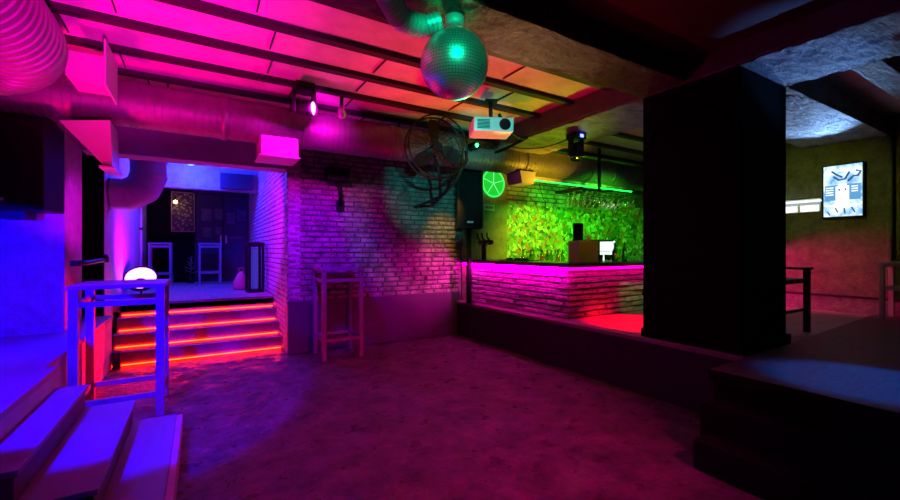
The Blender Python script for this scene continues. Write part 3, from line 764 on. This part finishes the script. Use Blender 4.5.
# magenta wash on the ceiling from the left
light('SPOT', 'magenta_wash', (-1.55,4.3,1.0), 420, (1,0,.14), (-.1,4.2,3.35), angle=78, blend=.9, radius=.2)
light('SPOT', 'magenta_wash', (.2,-.6,.4), 2500, (1,0,.55), (-.5,3.4,3.36), angle=36, blend=1, radius=.2)  # second unseen wash, added to even out the ceiling light
light('SPOT', 'magenta_head', (1.05,4.45,3.0), 170, (1,0,.75), (1.0,5.3,2.95), angle=110, blend=1, radius=.05)
light('SPOT', 'red_wash', (2.0,-1.0,2.9), 720, (1,.0,.2), (1.9,2.9,0), angle=52, blend=1, radius=.12)
light('SPOT', 'red_ceiling', (2.2,4.75,.9), 230, (1,0,.0), (2.4,3.7,3.4), angle=80, blend=1, radius=.1)
light('SPOT', 'blue_stage', (-.92,2.0,2.6), 950, BLU, (-.55,4.1,.4), angle=44, blend=.25, radius=.04)
light('SPOT', 'blue_wall', (-1.9,3.2,1.5), 800, BLU, (-1.45,5.65,.9), angle=52, blend=.25, radius=.05)
light('SPOT', 'blue_table', (-1.9,3.0,2.2), 260, BLU, (-.6,4.8,.8), angle=34, blend=.5, radius=.05)
light('SPOT', 'blue_floor', (-.9,.4,2.9), 420, (.14,.0,1), (.35,4.0,0), angle=50, blend=.9, radius=.06)
light('POINT', 'blue_corridor', (-.16,9.3,3.02), 220, (.01,.02,1), radius=.06)
light('SPOT', 'magenta_uplight', (-.62,8.25,1.15), 70, (.7,0,1), (-1.1,8.5,1.7), angle=150, blend=.8, radius=.06)
light('POINT', 'warm_doorway', (-.50,11.45,2.55), .45, (1,.5,.05), radius=.03)
light('SPOT', 'magenta_corridor', (-.5,5.9,2.4), 480, (.5,0,1), (1.1,7.8,1.9), angle=60, blend=.7, radius=.06)
light('SPOT', 'purple_corridor_fill', (-.1,7.5,1.0), 260, (.38,0,1), (-1.08,8.6,1.7), angle=80, blend=.8, radius=.06)  # unseen extra spot, added to brighten the left corridor wall
light('SPOT', 'purple_wall', (1.0,4.6,2.55), 280, (.08,0,1), (1.5,6.3,1.4), angle=66, blend=1, radius=.04)
light('SPOT', 'cyan_beam', (.6,-.3,2.2), 560, (0,.8,.7), (3.5,6.3,2.5), angle=16, blend=.6, radius=.03)
light('SPOT', 'cyan_projector', (.6,-.3,2.2), 700, (0,.8,.75), (3.0,4.0,3.02), angle=10, blend=.6, radius=.03)
light('SPOT', 'green_ball', (2.88,4.25,2.75), 150, (0,1,.15), (1.49,2.4,2.77), angle=18, blend=.3, radius=.04)
light('SPOT', 'teal_ball', (.9,1.1,3.04), 70, (0,.9,.4), (1.49,2.4,2.8), angle=30, blend=.3, radius=.04)
light('SPOT', 'red_side_fill', (.85,6.2,.5), 480, (1,0,.0), (-1.0,5.5,.45), angle=50, blend=.6, radius=.1)  # unseen spot added to strengthen the red on the stage side
light('SPOT', 'yellow_patch', (3.5,5.55,2.5), 40, (1,.5,.03), (3.7,6.3,1.6), angle=58, blend=1, radius=.03)
light('SPOT', 'magenta_wall_fill', (4.0,5.2,1.24), 90, (1,0,.5), (3.4,6.3,1.0), angle=70, blend=.8, radius=.04)  # unseen spot added to boost the strip's magenta on the brick wall
light('SPOT', 'green_bar', (6.3,4.0,2.2), 460, (.08,1,.02), (6.6,6.3,1.7), angle=95, blend=.7, radius=.1)
light('SPOT', 'warm_bar', (5.9,4.2,2.2), 125, (1,.2,.0), (5.7,6.3,1.5), angle=62, blend=.8, radius=.1)
light('SPOT', 'till_fill', (4.2,3.1,2.7), 12, (.8,.75,.0), (4.66,4.02,1.47), angle=20, blend=.6, radius=.03)  # unseen spot added to turn the till front yellow
light('SPOT', 'amber_beam_fill', (3.6,4.6,2.3), 90, (1,.6,.22), (2.4,2.5,3.1), angle=40, blend=1, radius=.03)  # unseen spot added to bring out the cross beam underside
light('SPOT', 'green_ceiling', (5.0,4.3,1.6), 90, (.6,1,.0), (3.6,4.1,3.4), angle=74, blend=1, radius=.1)
light('SPOT', 'gold_duct_fill', (5.0,4.4,2.1), 110, (.95,.55,.01), (5.0,5.3,3.05), angle=84, blend=1, radius=.05)  # unseen spot added to brighten the duct over the bar
light('SPOT', 'column_pink_fill', (.2,4.9,1.9), 220, (.75,0,.9), (-1.19,6.0,1.9), angle=34, blend=.9, radius=.05)  # unseen spot added to colour the column side
light('SPOT', 'green_counter', (5.0,2.9,2.6), 40, (0,1,.06), (5.55,3.83,.85), angle=20, blend=.5, radius=.05)
light('SPOT', 'red_platform', (4.7,2.9,2.9), 1100, (1,0,.01), (4.75,3.2,.58), angle=36, blend=.4, radius=.05)
light('SPOT', 'magenta_end_fill', (7.3,3.5,1.26), 130, (1,0,.22), (8.2,2.6,1.0), angle=70, blend=.7, radius=.04)  # unseen spot added to carry the strip's magenta onto the right wall
light('AREA', 'light_box_glow', (8.11,2.21,2.38), .3, (.2,.45,1), (0,1.6,2.4), size=.4, sy=.8)
light('SPOT', 'cold_spot', (4.3,-.4,2.9), 600, (.01,.16,1), (3.9,.85,.6), angle=25, blend=.5, radius=.06)
light('SPOT', 'cold_underside', (6.0,1.2,1.3), 190, (.12,.3,1), (4.5,1.42,3.1), angle=24, blend=.5, radius=.04)
light('SPOT', 'cold_beam_spot', (7.9,2.2,2.7), 160, (.25,.5,1), (6.6,2.2,3.12), angle=64, blend=.9, radius=.03)
light('SPOT', 'green_right_wall', (6.5,2.4,2.9), 26, (.6,.9,.0), (8.2,2.6,2.0), angle=90, blend=.8, radius=.1)

w = bpy.data.worlds.new('world'); SC.world = w; w.use_nodes = True
w.node_tree.nodes['Background'].inputs['Color'].default_value = (.02,.01,.03,1); w.node_tree.nodes['Background'].inputs['Strength'].default_value = .005

cam = bpy.data.cameras.new('camera'); cam.lens = 412/900*36; cam.sensor_width = 36; cam.clip_start = .05
co = bpy.data.objects.new('camera', cam); COL.objects.link(co); co.location = (0,0,1.5); co.rotation_euler = (R(90),0,R(-31.2))
SC.camera = co
vs = SC.view_settings; vs.view_transform = 'Standard'; vs.look = 'None'; vs.gamma = 1; vs.use_curve_mapping = False; vs.exposure = .15
